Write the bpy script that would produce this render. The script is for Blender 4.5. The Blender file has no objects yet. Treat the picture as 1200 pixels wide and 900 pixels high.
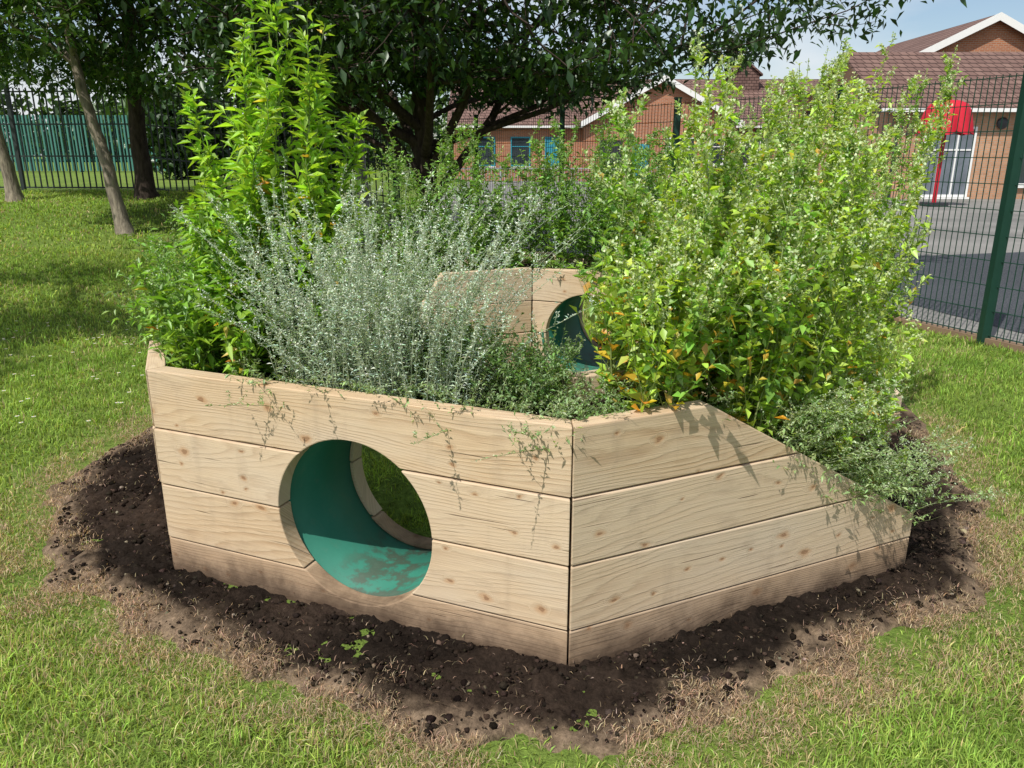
import bpy, bmesh, math, random
import numpy as np
from mathutils import Vector, noise
rng = np.random.default_rng(7)
random.seed(7)
scene = bpy.context.scene
scene.view_settings.view_transform = 'Standard'
scene.view_settings.look = 'None'
scene.view_settings.exposure = 0
col = scene.collection

# ------------------------------------------------------------------ node helpers
class NT:
    def __init__(s, name):
        s.m = bpy.data.materials.new(name); s.m.use_nodes = True
        s.t = s.m.node_tree; s.t.nodes.clear()
        s.out = s.n('ShaderNodeOutputMaterial')
    def n(s, typ, **kw):
        nd = s.t.nodes.new(typ)
        for k, v in kw.items(): setattr(nd, k, v)
        return nd
    def l(s, a, b): s.t.links.new(a, b)
    def val(s, sock, v):
        if hasattr(v, 'is_linked') or hasattr(v, 'links'): s.l(v, sock)
        else: sock.default_value = v
    def math(s, op, a, b=0.0, c=None, clamp=False):
        nd = s.n('ShaderNodeMath', operation=op); nd.use_clamp = clamp
        s.val(nd.inputs[0], a); s.val(nd.inputs[1], b)
        if c is not None: s.val(nd.inputs[2], c)
        return nd.outputs[0]
    def mapping(s, vec, scale=(1,1,1), loc=(0,0,0)):
        nd = s.n('ShaderNodeMapping'); s.l(vec, nd.inputs[0])
        nd.inputs['Scale'].default_value = scale; nd.inputs['Location'].default_value = loc
        return nd.outputs[0]
    def noise(s, vec, scale, detail=4, rough=.55):
        nd = s.n('ShaderNodeTexNoise'); s.l(vec, nd.inputs['Vector'])
        nd.inputs['Scale'].default_value = scale; nd.inputs['Detail'].default_value = detail
        nd.inputs['Roughness'].default_value = rough
        return nd.outputs[0]
    def rng(s, v, a, b, c=0.0, d=1.0, smooth=False):
        nd = s.n('ShaderNodeMapRange'); s.l(v, nd.inputs[0])
        if smooth: nd.interpolation_type = 'SMOOTHSTEP'
        for i, x in enumerate((a, b, c, d)): nd.inputs[1+i].default_value = x
        return nd.outputs[0]
    def mix(s, f, a, b, blend='MIX'):
        nd = s.n('ShaderNodeMix', data_type='RGBA', blend_type=blend)
        s.val(nd.inputs[0], f)
        for i, x in ((6, a), (7, b)):
            if isinstance(x, tuple): nd.inputs[i].default_value = (*x, 1) if len(x) == 3 else x
            else: s.l(x, nd.inputs[i])
        return nd.outputs[2]
    def bsdf(s, color, rough=.7, bump=None, bstr=.3, bdist=.01, spec=.3, metal=0.0):
        b = s.n('ShaderNodeBsdfPrincipled')
        if isinstance(color, tuple): b.inputs['Base Color'].default_value = (*color, 1)
        else: s.l(color, b.inputs['Base Color'])
        s.val(b.inputs['Roughness'], rough)
        b.inputs['Specular IOR Level'].default_value = spec
        b.inputs['Metallic'].default_value = metal
        if bump is not None:
            bp = s.n('ShaderNodeBump'); bp.inputs['Strength'].default_value = bstr
            bp.inputs['Distance'].default_value = bdist
            s.l(bump, bp.inputs['Height']); s.l(bp.outputs[0], b.inputs['Normal'])
        s.l(b.outputs[0], s.out.inputs[0])
        return b

def simple_mat(name, c, rough=.6, spec=.3, var=.15, scale=8, metal=0):
    t = NT(name); g = t.n('ShaderNodeTexCoord')
    nz = t.noise(g.outputs['Object'], scale, 5)
    a = tuple(x*(1-var) for x in c); b = tuple(min(1, x*(1+var)) for x in c)
    t.bsdf(t.mix(nz, a, b), rough, nz, .15, .01, spec, metal)
    return t.m

def foliage_mat(name, transl=.4, rough=.5, gloss=.06):
    t = NT(name)
    at = t.n('ShaderNodeAttribute', attribute_name='Col')
    d = t.n('ShaderNodeBsdfDiffuse'); t.l(at.outputs['Color'], d.inputs[0])
    tr = t.n('ShaderNodeBsdfTranslucent')
    yc = t.mix(1.0, at.outputs['Color'], (1.4, 1.3, .55), 'MULTIPLY')
    t.l(yc, tr.inputs[0])
    m1 = t.n('ShaderNodeMixShader'); m1.inputs[0].default_value = transl
    t.l(d.outputs[0], m1.inputs[1]); t.l(tr.outputs[0], m1.inputs[2])
    if gloss <= 0:
        t.l(m1.outputs[0], t.out.inputs[0]); return t.m
    g = t.n('ShaderNodeBsdfGlossy'); g.inputs['Roughness'].default_value = rough
    g.inputs[0].default_value = (.9, .95, .9, 1)
    m2 = t.n('ShaderNodeMixShader'); m2.inputs[0].default_value = gloss
    t.l(m1.outputs[0], m2.inputs[1]); t.l(g.outputs[0], m2.inputs[2])
    t.l(m2.outputs[0], t.out.inputs[0])
    return t.m

def bark_mat(name, c1, c2):
    t = NT(name); g = t.n('ShaderNodeTexCoord')
    v = t.mapping(g.outputs['Object'], (9, 9, 2))
    nz = t.noise(v, 2.5, 8, .65)
    f = t.rng(nz, .35, .65)
    t.bsdf(t.mix(f, c1, c2), .9, nz, .8, .03, .1)
    return t.m

# ------------------------------------------------------------------ mesh builder
class MB:
    def __init__(s): s.V = []; s.F = []; s.C = []; s.n = 0
    def add(s, V, F, C):
        V = np.asarray(V, float).reshape(-1, 3); F = np.asarray(F, int).reshape(-1, 3)
        C = np.asarray(C, float)
        if C.ndim == 1: C = np.tile(C, (len(V), 1))
        s.V.append(V); s.F.append(F + s.n); s.C.append(C); s.n += len(V)
    def build(s, name, mat, parent=None, smooth=False):
        V = np.concatenate(s.V); F = np.concatenate(s.F); C = np.concatenate(s.C)
        me = bpy.data.meshes.new(name)
        me.vertices.add(len(V)); me.vertices.foreach_set('co', V.ravel().astype(np.float32))
        me.loops.add(len(F)*3); me.loops.foreach_set('vertex_index', F.ravel().astype(np.int32))
        me.polygons.add(len(F)); me.polygons.foreach_set('loop_start', (np.arange(len(F))*3).astype(np.int32))
        me.update(calc_edges=True)
        ca = me.color_attributes.new('Col', 'FLOAT_COLOR', 'POINT')
        ca.data.foreach_set('color', np.concatenate([C, np.ones((len(C), 1))], 1).ravel().astype(np.float32))
        if smooth: me.polygons.foreach_set('use_smooth', np.ones(len(F), bool))
        me.materials.append(mat)
        ob = bpy.data.objects.new(name, me); col.objects.link(ob)
        if parent: ob.parent = parent
        return ob

def norm(a): return a/np.maximum(np.linalg.norm(a, axis=-1, keepdims=True), 1e-9)

def leaves(mb, P, D, L, W, C, fold=.25, droop=.15):
    """kite shaped leaves folded on the midrib"""
    N = len(P)
    if N == 0: return
    D = norm(D); R = norm(rng.normal(size=(N, 3)))
    up = np.tile([0, 0, 1.], (N, 1)) + R*.6
    S = norm(np.cross(D, up)); U = norm(np.cross(S, D))
    L = np.broadcast_to(L, (N,))[:, None]; W = np.broadcast_to(W, (N,))[:, None]
    mid = P + D*L*.45
    a = P; b = mid + S*W*.5 + U*W*fold; c = P + D*L - np.array([0, 0, 1])*L*droop; d = mid - S*W*.5 + U*W*fold
    V = np.stack([a, b, c, d], 1).reshape(-1, 3)
    i = np.arange(N)[:, None]*4
    F = np.concatenate([i+[0, 1, 2], i+[0, 2, 3]], 1).reshape(-1, 3)
    mb.add(V, F, np.repeat(C, 4, 0))

def tube(mb, pts, rad, k, c):
    pts = np.asarray(pts, float); n = len(pts)
    T = norm(np.gradient(pts, axis=0))
    ref = np.array([1., 0, 0]) if abs(T[0][0]) < .8 else np.array([0, 1., 0])
    A = norm(np.cross(T, ref)); B = np.cross(T, A)
    th = np.arange(k)/k*2*np.pi
    rad = np.broadcast_to(rad, (n,))
    V = pts[:, None, :] + rad[:, None, None]*(A[:, None, :]*np.cos(th)[None, :, None] + B[:, None, :]*np.sin(th)[None, :, None])
    F = []
    for i in range(n-1):
        for j in range(k):
            a = i*k+j; b = i*k+(j+1) % k
            F += [[a, b, b+k], [a, b+k, a+k]]
    mb.add(V.reshape(-1, 3), F, c)

def vary(c, N, v=.2, hue=.1):
    c = np.tile(np.asarray(c, float), (N, 1))
    c *= np.exp(rng.normal(0, v, (N, 1)))
    c *= np.exp(rng.normal(0, hue, (N, 3)))
    return np.clip(c, .002, .9)

def box(name, parent, c, s, mat, rz=0, bevel=0):
    me = bpy.data.meshes.new(name); bm = bmesh.new(); bmesh.ops.create_cube(bm, size=1)
    for v in bm.verts: v.co = Vector((v.co.x*s[0], v.co.y*s[1], v.co.z*s[2]))
    if bevel: bmesh.ops.bevel(bm, geom=bm.edges[:], offset=bevel, segments=2, affect='EDGES')
    bm.to_mesh(me); bm.free(); me.materials.append(mat)
    ob = bpy.data.objects.new(name, me); ob.location = c; ob.rotation_euler = (0, 0, rz)
    col.objects.link(ob)
    if parent: ob.parent = parent
    return ob

def polymesh(name, parent, verts, faces, mat):
    me = bpy.data.meshes.new(name); me.from_pydata([tuple(v) for v in verts], [], faces); me.update()
    me.materials.append(mat)
    ob = bpy.data.objects.new(name, me); col.objects.link(ob)
    if parent: ob.parent = parent
    return ob

def empty(name, loc=(0, 0, 0)):
    e = bpy.data.objects.new(name, None); e.location = loc; e.empty_display_size = .2
    col.objects.link(e); return e

def sm(t): t = np.clip(t, 0, 1); return t*t*(3-2*t)
def terr(x, y): return .8*sm((np.asarray(y, float)-5)/11)*sm((-np.asarray(x, float)-3)/3)

# ------------------------------------------------------------------ camera, light
cam = bpy.data.cameras.new('camera'); cam.lens = 27; cam.sensor_width = 36; cam.clip_end = 2000
co = bpy.data.objects.new('camera', cam); co.location = (0, 0, 1.5)
co.rotation_euler = (math.radians(90-16.6), 0, 0); col.objects.link(co); scene.camera = co

EL = 54
S = Vector((-.50, -.68, 0)).normalized()*math.cos(math.radians(EL)); S.z = math.sin(math.radians(EL))
sl = bpy.data.lights.new('sun', 'SUN'); sl.energy = 5; sl.angle = math.radians(.5); sl.color = (1, .96, .89)
so = bpy.data.objects.new('sun', sl); so.rotation_euler = S.to_track_quat('Z', 'Y').to_euler(); so.location = (-5, -8, 20)
col.objects.link(so)
w = bpy.data.worlds.new('World'); scene.world = w; w.use_nodes = True
nt = w.node_tree; bg = nt.nodes['Background']
sky = nt.nodes.new('ShaderNodeTexSky'); sky.sky_type = 'NISHITA'; sky.sun_disc = False
sky.sun_elevation = math.radians(EL); sky.sun_rotation = math.atan2(S.x, S.y)
bg.inputs[1].default_value = .12
tc = nt.nodes.new('ShaderNodeTexCoord'); mp = nt.nodes.new('ShaderNodeMapping'); mp.inputs['Scale'].default_value = (1, 1, 3.2)
nz = nt.nodes.new('ShaderNodeTexNoise'); nz.inputs['Scale'].default_value = 2.6; nz.inputs['Detail'].default_value = 8
mr = nt.nodes.new('ShaderNodeMapRange'); mr.inputs[1].default_value = .40; mr.inputs[2].default_value = .66
mx = nt.nodes.new('ShaderNodeMix'); mx.data_type = 'RGBA'; mx.inputs[7].default_value = (7.2, 7.4, 7.7, 1)
nt.links.new(tc.outputs['Generated'], mp.inputs[0]); nt.links.new(mp.outputs[0], nz.inputs[0])
nt.links.new(nz.outputs[0], mr.inputs[0]); nt.links.new(mr.outputs[0], mx.inputs[0])
nt.links.new(sky.outputs[0], mx.inputs[6]); nt.links.new(mx.outputs[2], bg.inputs[0])

# ------------------------------------------------------------------ materials
def wood_material():
    t = NT('weathered_timber')
    uv = t.n('ShaderNodeUVMap', uv_map='UVMap').outputs[0]
    sep = t.n('ShaderNodeSeparateXYZ'); t.l(uv, sep.inputs[0]); v = sep.outputs[1]
    n1 = t.noise(t.mapping(uv, (.5, 3.0, 1)), 1, 2, .5)
    n2 = t.noise(t.mapping(uv, (3.0, 12, 1)), 1, 4, .55)
    wn = t.n('ShaderNodeTexNoise'); t.l(t.mapping(uv, (14, 30, 1)), wn.inputs['Vector']); wn.inputs['Scale'].default_value = 1; wn.inputs['Detail'].default_value = 2
    wv = t.n('ShaderNodeVectorMath', operation='SCALE'); t.l(wn.outputs['Color'], wv.inputs[0]); wv.inputs[3].default_value = .07
    kuv = t.n('ShaderNodeVectorMath', operation='ADD'); t.l(t.mapping(uv, (1.5, 2.3, 1)), kuv.inputs[0]); t.l(wv.outputs[0], kuv.inputs[1])
    vo = t.n('ShaderNodeTexVoronoi', voronoi_dimensions='2D'); t.l(kuv.outputs[0], vo.inputs['Vector'])
    sc = t.n('ShaderNodeSeparateColor'); t.l(vo.outputs['Color'], sc.inputs[0])
    d = t.math('MULTIPLY', vo.outputs['Distance'], t.rng(sc.outputs[1], 0, 1, .65, 1.9))
    on = t.math('GREATER_THAN', sc.outputs[0], .62)
    kb = t.math('MULTIPLY', t.rng(d, 0, .26, 1, 0, True), on)
    f = t.math('ADD', t.math('MULTIPLY', v, 52), t.math('MULTIPLY', n1, 26))
    f = t.math('ADD', f, t.math('MULTIPLY', n2, 2.2))
    f = t.math('ADD', f, t.math('MULTIPLY', kb, 8))
    fr = t.math('FRACT', f)
    line = t.math('POWER', fr, 1.8)
    line = t.math('MULTIPLY', line, t.rng(fr, .84, 1.0, 1, 0))
    wear = t.noise(t.mapping(uv, (2.5, 20, 1), (9, 4, 0)), 1.0, 4, .6)
    line = t.math('MULTIPLY', line, t.rng(wear, .35, .6, .35, 1.0))
    fine = t.noise(t.mapping(uv, (4, 260, 1)), 1, 4, .6)
    big = t.noise(t.mapping(uv, (1.3, 3, 1)), 1.2, 4, .6)
    blot = t.noise(t.mapping(uv, (6, 14, 1)), 1.0, 6, .65)
    per = t.noise(t.mapping(uv, (.12, .12, 1)), 3.0, 0, .5)
    stain = t.noise(t.mapping(uv, (9, 1.6, 1), (5, 2, 0)), 1.0, 5, .6)
    c = t.mix(line, (.62, .465, .305), (.37, .225, .12))
    c = t.mix(t.rng(fine, .35, .7, 0, .5), c, (.38, .275, .18))
    c = t.mix(t.rng(per, .35, .65, 0, .40), c, (.60, .49, .365))
    c = t.mix(t.rng(big, .44, .70, 0, .5), c, (.54, .46, .365))
    c = t.mix(t.rng(blot, .55, .78, 0, .5), c, (.32, .235, .16))
    c = t.mix(t.rng(stain, .56, .78, 0, .4), c, (.28, .21, .15))
    core = t.math('MULTIPLY', t.rng(d, .05, .08, 1, 0, True), on)
    halo = t.math('MULTIPLY', t.rng(d, .06, .19, 1, 0, True), on)
    c = t.mix(t.math('MULTIPLY', halo, .5), c, (.42, .21, .09))
    c = t.mix(t.math('MULTIPLY', core, .6), c, (.19, .095, .048))
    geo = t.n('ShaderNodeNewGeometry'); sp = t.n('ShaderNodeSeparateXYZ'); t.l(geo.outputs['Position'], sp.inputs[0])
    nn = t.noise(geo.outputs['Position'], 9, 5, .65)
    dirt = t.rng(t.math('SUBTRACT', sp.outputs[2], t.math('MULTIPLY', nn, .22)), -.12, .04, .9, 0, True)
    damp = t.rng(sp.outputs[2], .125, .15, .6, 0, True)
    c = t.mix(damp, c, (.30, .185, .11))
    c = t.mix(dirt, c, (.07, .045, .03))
    crack = t.noise(t.mapping(uv, (2.2, 90, 1), (3, 7, 0)), 1, 2, .5)
    ck = t.rng(crack, .68, .72, 0, .75)
    c = t.mix(ck, c, (.11, .07, .045))
    h = t.math('SUBTRACT', t.math('ADD', t.math('MULTIPLY', fine, .5), t.math('MULTIPLY', line, -.35)), ck)
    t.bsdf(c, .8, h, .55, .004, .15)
    return t.m
M_wood = wood_material()
def pipe_material():
    t = NT('green_plastic_pipe'); g = t.n('ShaderNodeTexCoord').outputs['Object']
    a = t.noise(g, 3, 6, .6); b = t.noise(g, 14, 6, .65)
    c = t.mix(t.rng(a, .4, .7), (.028, .17, .118), (.045, .215, .155))
    sp = t.n('ShaderNodeSeparateXYZ'); t.l(t.n('ShaderNodeNewGeometry').outputs['Position'], sp.inputs[0])
    dd = t.math('MULTIPLY', t.rng(sp.outputs[2], .05, .12, 1, 0, True), t.rng(b, .46, .57))
    c = t.mix(t.math('MULTIPLY', dd, .75), c, (.06, .05, .035))
    c = t.mix(t.rng(b, .55, .75, 0, .35), c, (.10, .18, .13))
    t.bsdf(c, .6, b, .1, .003, .25); return t.m
M_pipe = pipe_material()
def soil_material():
    t = NT('soil'); g = t.n('ShaderNodeNewGeometry').outputs['Position']
    at = t.n('ShaderNodeAttribute', attribute_name='Col')
    a = t.noise(g, 14, 8, .7); b = t.noise(g, 70, 6, .7)
    m = t.math('ADD', t.math('MULTIPLY', a, .5), t.math('MULTIPLY', b, .5))
    f = t.rng(m, .35, .65, .4, 1.7)
    mul = t.n('ShaderNodeVectorMath', operation='SCALE'); t.l(at.outputs['Color'], mul.inputs[0]); t.l(f, mul.inputs[3])
    t.bsdf(mul.outputs[0], .97, m, 1.0, .02, .05); return t.m
M_soil = soil_material()
def grass_ground():
    t = NT('lawn'); g = t.n('ShaderNodeNewGeometry').outputs['Position']
    a = t.noise(g, .6, 5, .6); b = t.noise(g, 35, 5, .7); c3 = t.noise(g, 4, 5, .6)
    c = t.mix(t.rng(b, .3, .7), (.07, .11, .022), (.20, .30, .055))
    c = t.mix(t.rng(a, .4, .7, 0, .4), c, (.28, .35, .08))
    c = t.mix(t.rng(c3, .52, .75, 0, .4), c, (.10, .18, .03))
    t.bsdf(c, .9, b, 1, .03, .1); return t.m
M_lawn = grass_ground()
def asphalt_material(name, c1, c2):
    t = NT(name); g = t.n('ShaderNodeNewGeometry').outputs['Position']
    a = t.noise(g, .35, 5, .6); b = t.noise(g, 90, 3, .6)
    c = t.mix(t.rng(a, .35, .65), c1, c2); c = t.mix(t.rng(b, .4, .7, 0, .3), c, (.3, .29, .27))
    t.bsdf(c, .9, b, .3, .005, .15); return t.m
M_asph = asphalt_material('asphalt', (.13, .128, .12), (.24, .23, .215))
M_safe = asphalt_material('safety_surface', (.022, .028, .038), (.036, .043, .055))
def brick_material(name, c1, c2):
    t = NT(name); g = t.n('ShaderNodeNewGeometry'); sp = t.n('ShaderNodeSeparateXYZ'); t.l(g.outputs['Position'], sp.inputs[0])
    cb = t.n('ShaderNodeCombineXYZ'); t.l(t.math('ADD', sp.outputs[0], sp.outputs[1]), cb.inputs[0]); t.l(sp.outputs[2], cb.inputs[1])
    br = t.n('ShaderNodeTexBrick'); t.l(cb.outputs[0], br.inputs['Vector'])
    br.inputs['Scale'].default_value = 1; br.inputs['Brick Width'].default_value = .225; br.inputs['Row Height'].default_value = .075
    br.inputs['Mortar Size'].default_value = .009
    br.inputs['Color1'].default_value = (*c1, 1); br.inputs['Color2'].default_value = (*c2, 1); br.inputs['Mortar'].default_value = (.38, .33, .27, 1)
    nz = t.noise(g.outputs['Position'], .8, 5)
    c = t.mix(t.rng(nz, .35, .7, 0, .35), br.outputs[0], (.25, .12, .07))
    t.bsdf(c, .9, br.outputs['Fac'], .3, -.01, .1); return t.m
M_brick = brick_material('orange_brick', (.46, .18, .085), (.36, .125, .06))
M_brick2 = brick_material('buff_brick', (.56, .31, .18), (.45, .235, .13))
def tile_material(name, c1, c2):
    t = NT(name); g = t.n('ShaderNodeNewGeometry'); sp = t.n('ShaderNodeSeparateXYZ'); t.l(g.outputs['Position'], sp.inputs[0])
    cb = t.n('ShaderNodeCombineXYZ'); t.l(t.math('ADD', sp.outputs[0], t.math('MULTIPLY', sp.outputs[1], .35)), cb.inputs[0]); t.l(sp.outputs[2], cb.inputs[1])
    br = t.n('ShaderNodeTexBrick'); t.l(cb.outputs[0], br.inputs['Vector'])
    br.inputs['Scale'].default_value = 1; br.inputs['Brick Width'].default_value = .3; br.inputs['Row Height'].default_value = .17
    br.inputs['Mortar Size'].default_value = .018
    br.inputs['Color1'].default_value = (*c1, 1); br.inputs['Color2'].default_value = (*c2, 1); br.inputs['Mortar'].default_value = (.05, .03, .025, 1)
    t.bsdf(br.outputs[0], .85, br.outputs['Fac'], .6, -.03, .15); return t.m
M_tile = tile_material('roof_tiles', (.20, .125, .105), (.145, .088, .075))
M_white = simple_mat('white_paint', (.78, .78, .76), .5, .4, .04)
M_glass = simple_mat('window_glass', (.03, .04, .05), .08, .8, .3, 1.5)
M_blind = simple_mat('window_blind', (.14, .16, .19), .25, .5, .6, 2)
M_teal = simple_mat('teal_paint', (.03, .25, .33), .5, .4, .1)
M_fgreen = simple_mat('dark_green_fence_paint', (.010, .045, .030), .45, .4, .2)
M_fblack = simple_mat('black_fence_paint', (.02, .028, .028), .5, .4, .2)
M_pal = simple_mat('green_palisade_paint', (.06, .19, .16), .6, .3, .2)
M_red = simple_mat('red_fabric', (.50, .012, .03), .6, .3, .2, 5)
M_dark = simple_mat('dark_metal', (.03, .03, .035), .4, .5, .1)
M_grey = simple_mat('grey_galvanised', (.35, .36, .37), .5, .5, .1)
M_kerb = simple_mat('timber_edging', (.22, .15, .10), .9, .1, .3, 6)
M_leaf = foliage_mat('plant_leaf', .42)
M_silver = foliage_mat('silver_leaf', .25, .6, .0)
M_tleaf = foliage_mat('tree_leaf', .35, .4, .05)
M_blade = foliage_mat('grass_blade', .40, .5, .0)
M_bark = bark_mat('grey_bark', (.12, .10, .08), (.34, .29, .22))
M_bark2 = bark_mat('dark_bark', (.03, .022, .018), (.08, .06, .048))
M_birch = bark_mat('birch_bark', (.10, .09, .08), (.5, .48, .44))

# ------------------------------------------------------------------ ground sheet
def axis(lo, hi, mid0, mid1, fine):
    a = list(np.arange(mid0, mid1+.001, fine)); s = fine; x = mid1
    while x < hi: s *= 1.35; x += s; a.append(min(x, hi))
    s = fine; x = mid0
    while x > lo: s *= 1.35; x -= s; a.insert(0, max(x, lo))
    return np.array(a)
gx = axis(-900, 900, -12, 8, .5); gy = axis(-300, 1500, -2, 20, .5)
X, Y = np.meshgrid(gx, gy); Z = terr(X, Y)
V = np.stack([X, Y, Z], -1).reshape(-1, 3); nx = len(gx)
F = []
for j in range(len(gy)-1):
    for i in range(nx-1):
        a = j*nx+i; F.append((a, a+1, a+nx+1, a+nx))
g = polymesh('ground', None, V, F, M_lawn)
for p in g.data.polygons: p.use_smooth = True

pa = [(5.2, 3.6), (4.12, 6.28), (3.42, 8.0), (2.1, 9.75), (.9, 11.75), (-.4, 13.75), (-2.0, 15.5), (-2.8, 17), (-2.8, 60), (60, 60), (60, 3.6)]
polymesh('asphalt_playground', None, [(x, y, .004) for x, y in pa], [tuple(range(len(pa)))[::-1]], M_asph)
ps = [(5.6, 4.0), (4.45, 6.6), (4.1, 8.2), (4.6, 11.5), (8.5, 12.5), (16, 10), (16, 4.0)]
polymesh('safety_surface', None, [(x, y, .008) for x, y in ps], [tuple(range(len(ps)))[::-1]], M_safe)

# ------------------------------------------------------------------ planter geometry
O = np.array([.146, 3.988])
A = np.array([-1.277, 2.574]); B = np.array([.168, 1.98]); C_ = np.array([1.48, 2.574]); A2 = np.array([-1.856, 3.958])
def inn(p, d=.92):
    v = O-p; return p+v/np.linalg.norm(v)*d
DB = .50
INNER = {False: (inn(A, DB/.924), inn(B, DB/.924), inn(C_, .54), inn(A2, .54)), True: (inn(A), inn(B), inn(C_, .9), inn(A2, .9))}
TH = .065; ROW = [-.08, .14, .355, .57, .787]
planter = empty('wooden_tunnel_planter', (O[0], O[1], 0))
def xf(p, rot):
    return (2*O-p) if rot else p
def board(poly, p0, p1, rot, thick_dir, m0, m1, name):
    p0 = xf(p0, rot); p1 = xf(p1, rot)
    d = p1-p0; L = np.linalg.norm(d); d = d/L; n = np.array([-d[1], d[0]])*thick_dir
    me = bpy.data.meshes.new(name); bm = bmesh.new(); uvl = bm.loops.layers.uv.new('UVMap')
    off = (random.random()*50, random.random()*50)
    base = np.array(planter.location[:2])
    jig = random.uniform(-.003, .003)
    fr, bk = [], []
    for s, z in poly:
        q = p0+d*s+n*jig-base; fr.append(bm.verts.new((q[0], q[1], z)))
        s2 = s
        if s < 1e-4+.004: s2 = s+TH*m0
        elif s > L-.0045: s2 = s-TH*m1
        q = p0+d*s2+n*(TH+jig)-base; bk.append(bm.verts.new((q[0], q[1], z)))
    n_ = len(poly)
    bm.faces.new(fr); bm.faces.new(bk[::-1])
    for i in range(n_):
        j = (i+1) % n_; bm.faces.new((fr[j], fr[i], bk[i], bk[j]))
    bm.normal_update(); bmesh.ops.recalc_face_normals(bm, faces=bm.faces[:])
    lo = {}
    for i, (s, z) in enumerate(poly): lo[fr[i]] = (s, z, 0); lo[bk[i]] = (s, z, TH)
    for f in bm.faces:
        cap = all(v in fr for v in f.verts) or all(v in bk for v in f.verts)
        for lp in f.loops:
            s, z, t = lo[lp.vert]
            lp[uvl].uv = (s+off[0], z+off[1] + (0 if cap else t))
    bmesh.ops.triangulate(bm, faces=[f for f in bm.faces if len(f.verts) > 4])
    bm.to_mesh(me); bm.free(); me.materials.append(M_wood)
    ob = bpy.data.objects.new(name, me); col.objects.link(ob); ob.parent = planter
    bv = ob.modifiers.new('bevel', 'BEVEL'); bv.width = .004; bv.segments = 2; bv.limit_method = 'ANGLE'; bv.angle_limit = math.radians(35)
    return ob
def clip(poly, a, b, c):
    out = []
    for i in range(len(poly)):
        p, q = poly[i], poly[(i+1) % len(poly)]
        fp = a*p[0]+b*p[1]-c; fq = a*q[0]+b*q[1]-c
        if fp <= 0: out.append(p)
        if fp*fq < 0:
            t = fp/(fp-fq); out.append((p[0]+(q[0]-p[0])*t, p[1]+(q[1]-p[1])*t))
    return out
G = .0028
def wall_hole(p0, p1, sc, zc, r, rot, td, nm):
    L = np.linalg.norm(p1-p0)
    for k in range(4):
        z0, z1 = ROW[k]+G, ROW[k+1]-G
        s0, s1 = .003, L-.003
        lo, hi = zc-r, zc+r
        def sx(z): return math.sqrt(max(0, r*r-(z-zc)**2))
        if z0 > lo and z1 < hi:
            zz = np.linspace(z0, z1, 12)
            board([(s0, z0)]+[(sc-sx(z), z) for z in zz]+[(s0, z1)], p0, p1, rot, td, .414, 0, nm+'_board')
            board([(s1, z0), (s1, z1)]+[(sc+sx(z), z) for z in zz[::-1]], p0, p1, rot, td, 0, .414, nm+'_board')
        elif z0 <= lo:
            a1 = math.asin((z1-zc)/r); an = np.linspace(math.pi-a1, 2*math.pi+a1, 26)
            board([(s0, z1), (s0, z0), (s1, z0), (s1, z1)]+[(sc+r*math.cos(t), zc+r*math.sin(t)) for t in an[::-1]], p0, p1, rot, td, .414, .414, nm+'_board')
        else:
            a0 = math.asin((z0-zc)/r); an = np.linspace(math.pi-a0, a0, 26)
            board([(s0, z1), (s0, z0)]+[(sc+r*math.cos(t), zc+r*math.sin(t)) for t in an]+[(s1, z0), (s1, z1)], p0, p1, rot, td, .414, .414, nm+'_board')
def wall_slope(p0, p1, flat, zend, rot, td, nm, m=.414):
    L = np.linalg.norm(p1-p0); top = ROW[4]-G
    sl = (top-zend)/(L-flat)
    for k in range(4):
        z0, z1 = ROW[k]+G, ROW[k+1]-G
        poly = [(.003, z0), (L-.003, z0), (L-.003, z1), (.003, z1)]
        poly = clip(poly, sl, 1, top+sl*flat)
        if len(poly) > 2: board(poly, p0, p1, rot, td, m, 0, nm+'_board')
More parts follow.
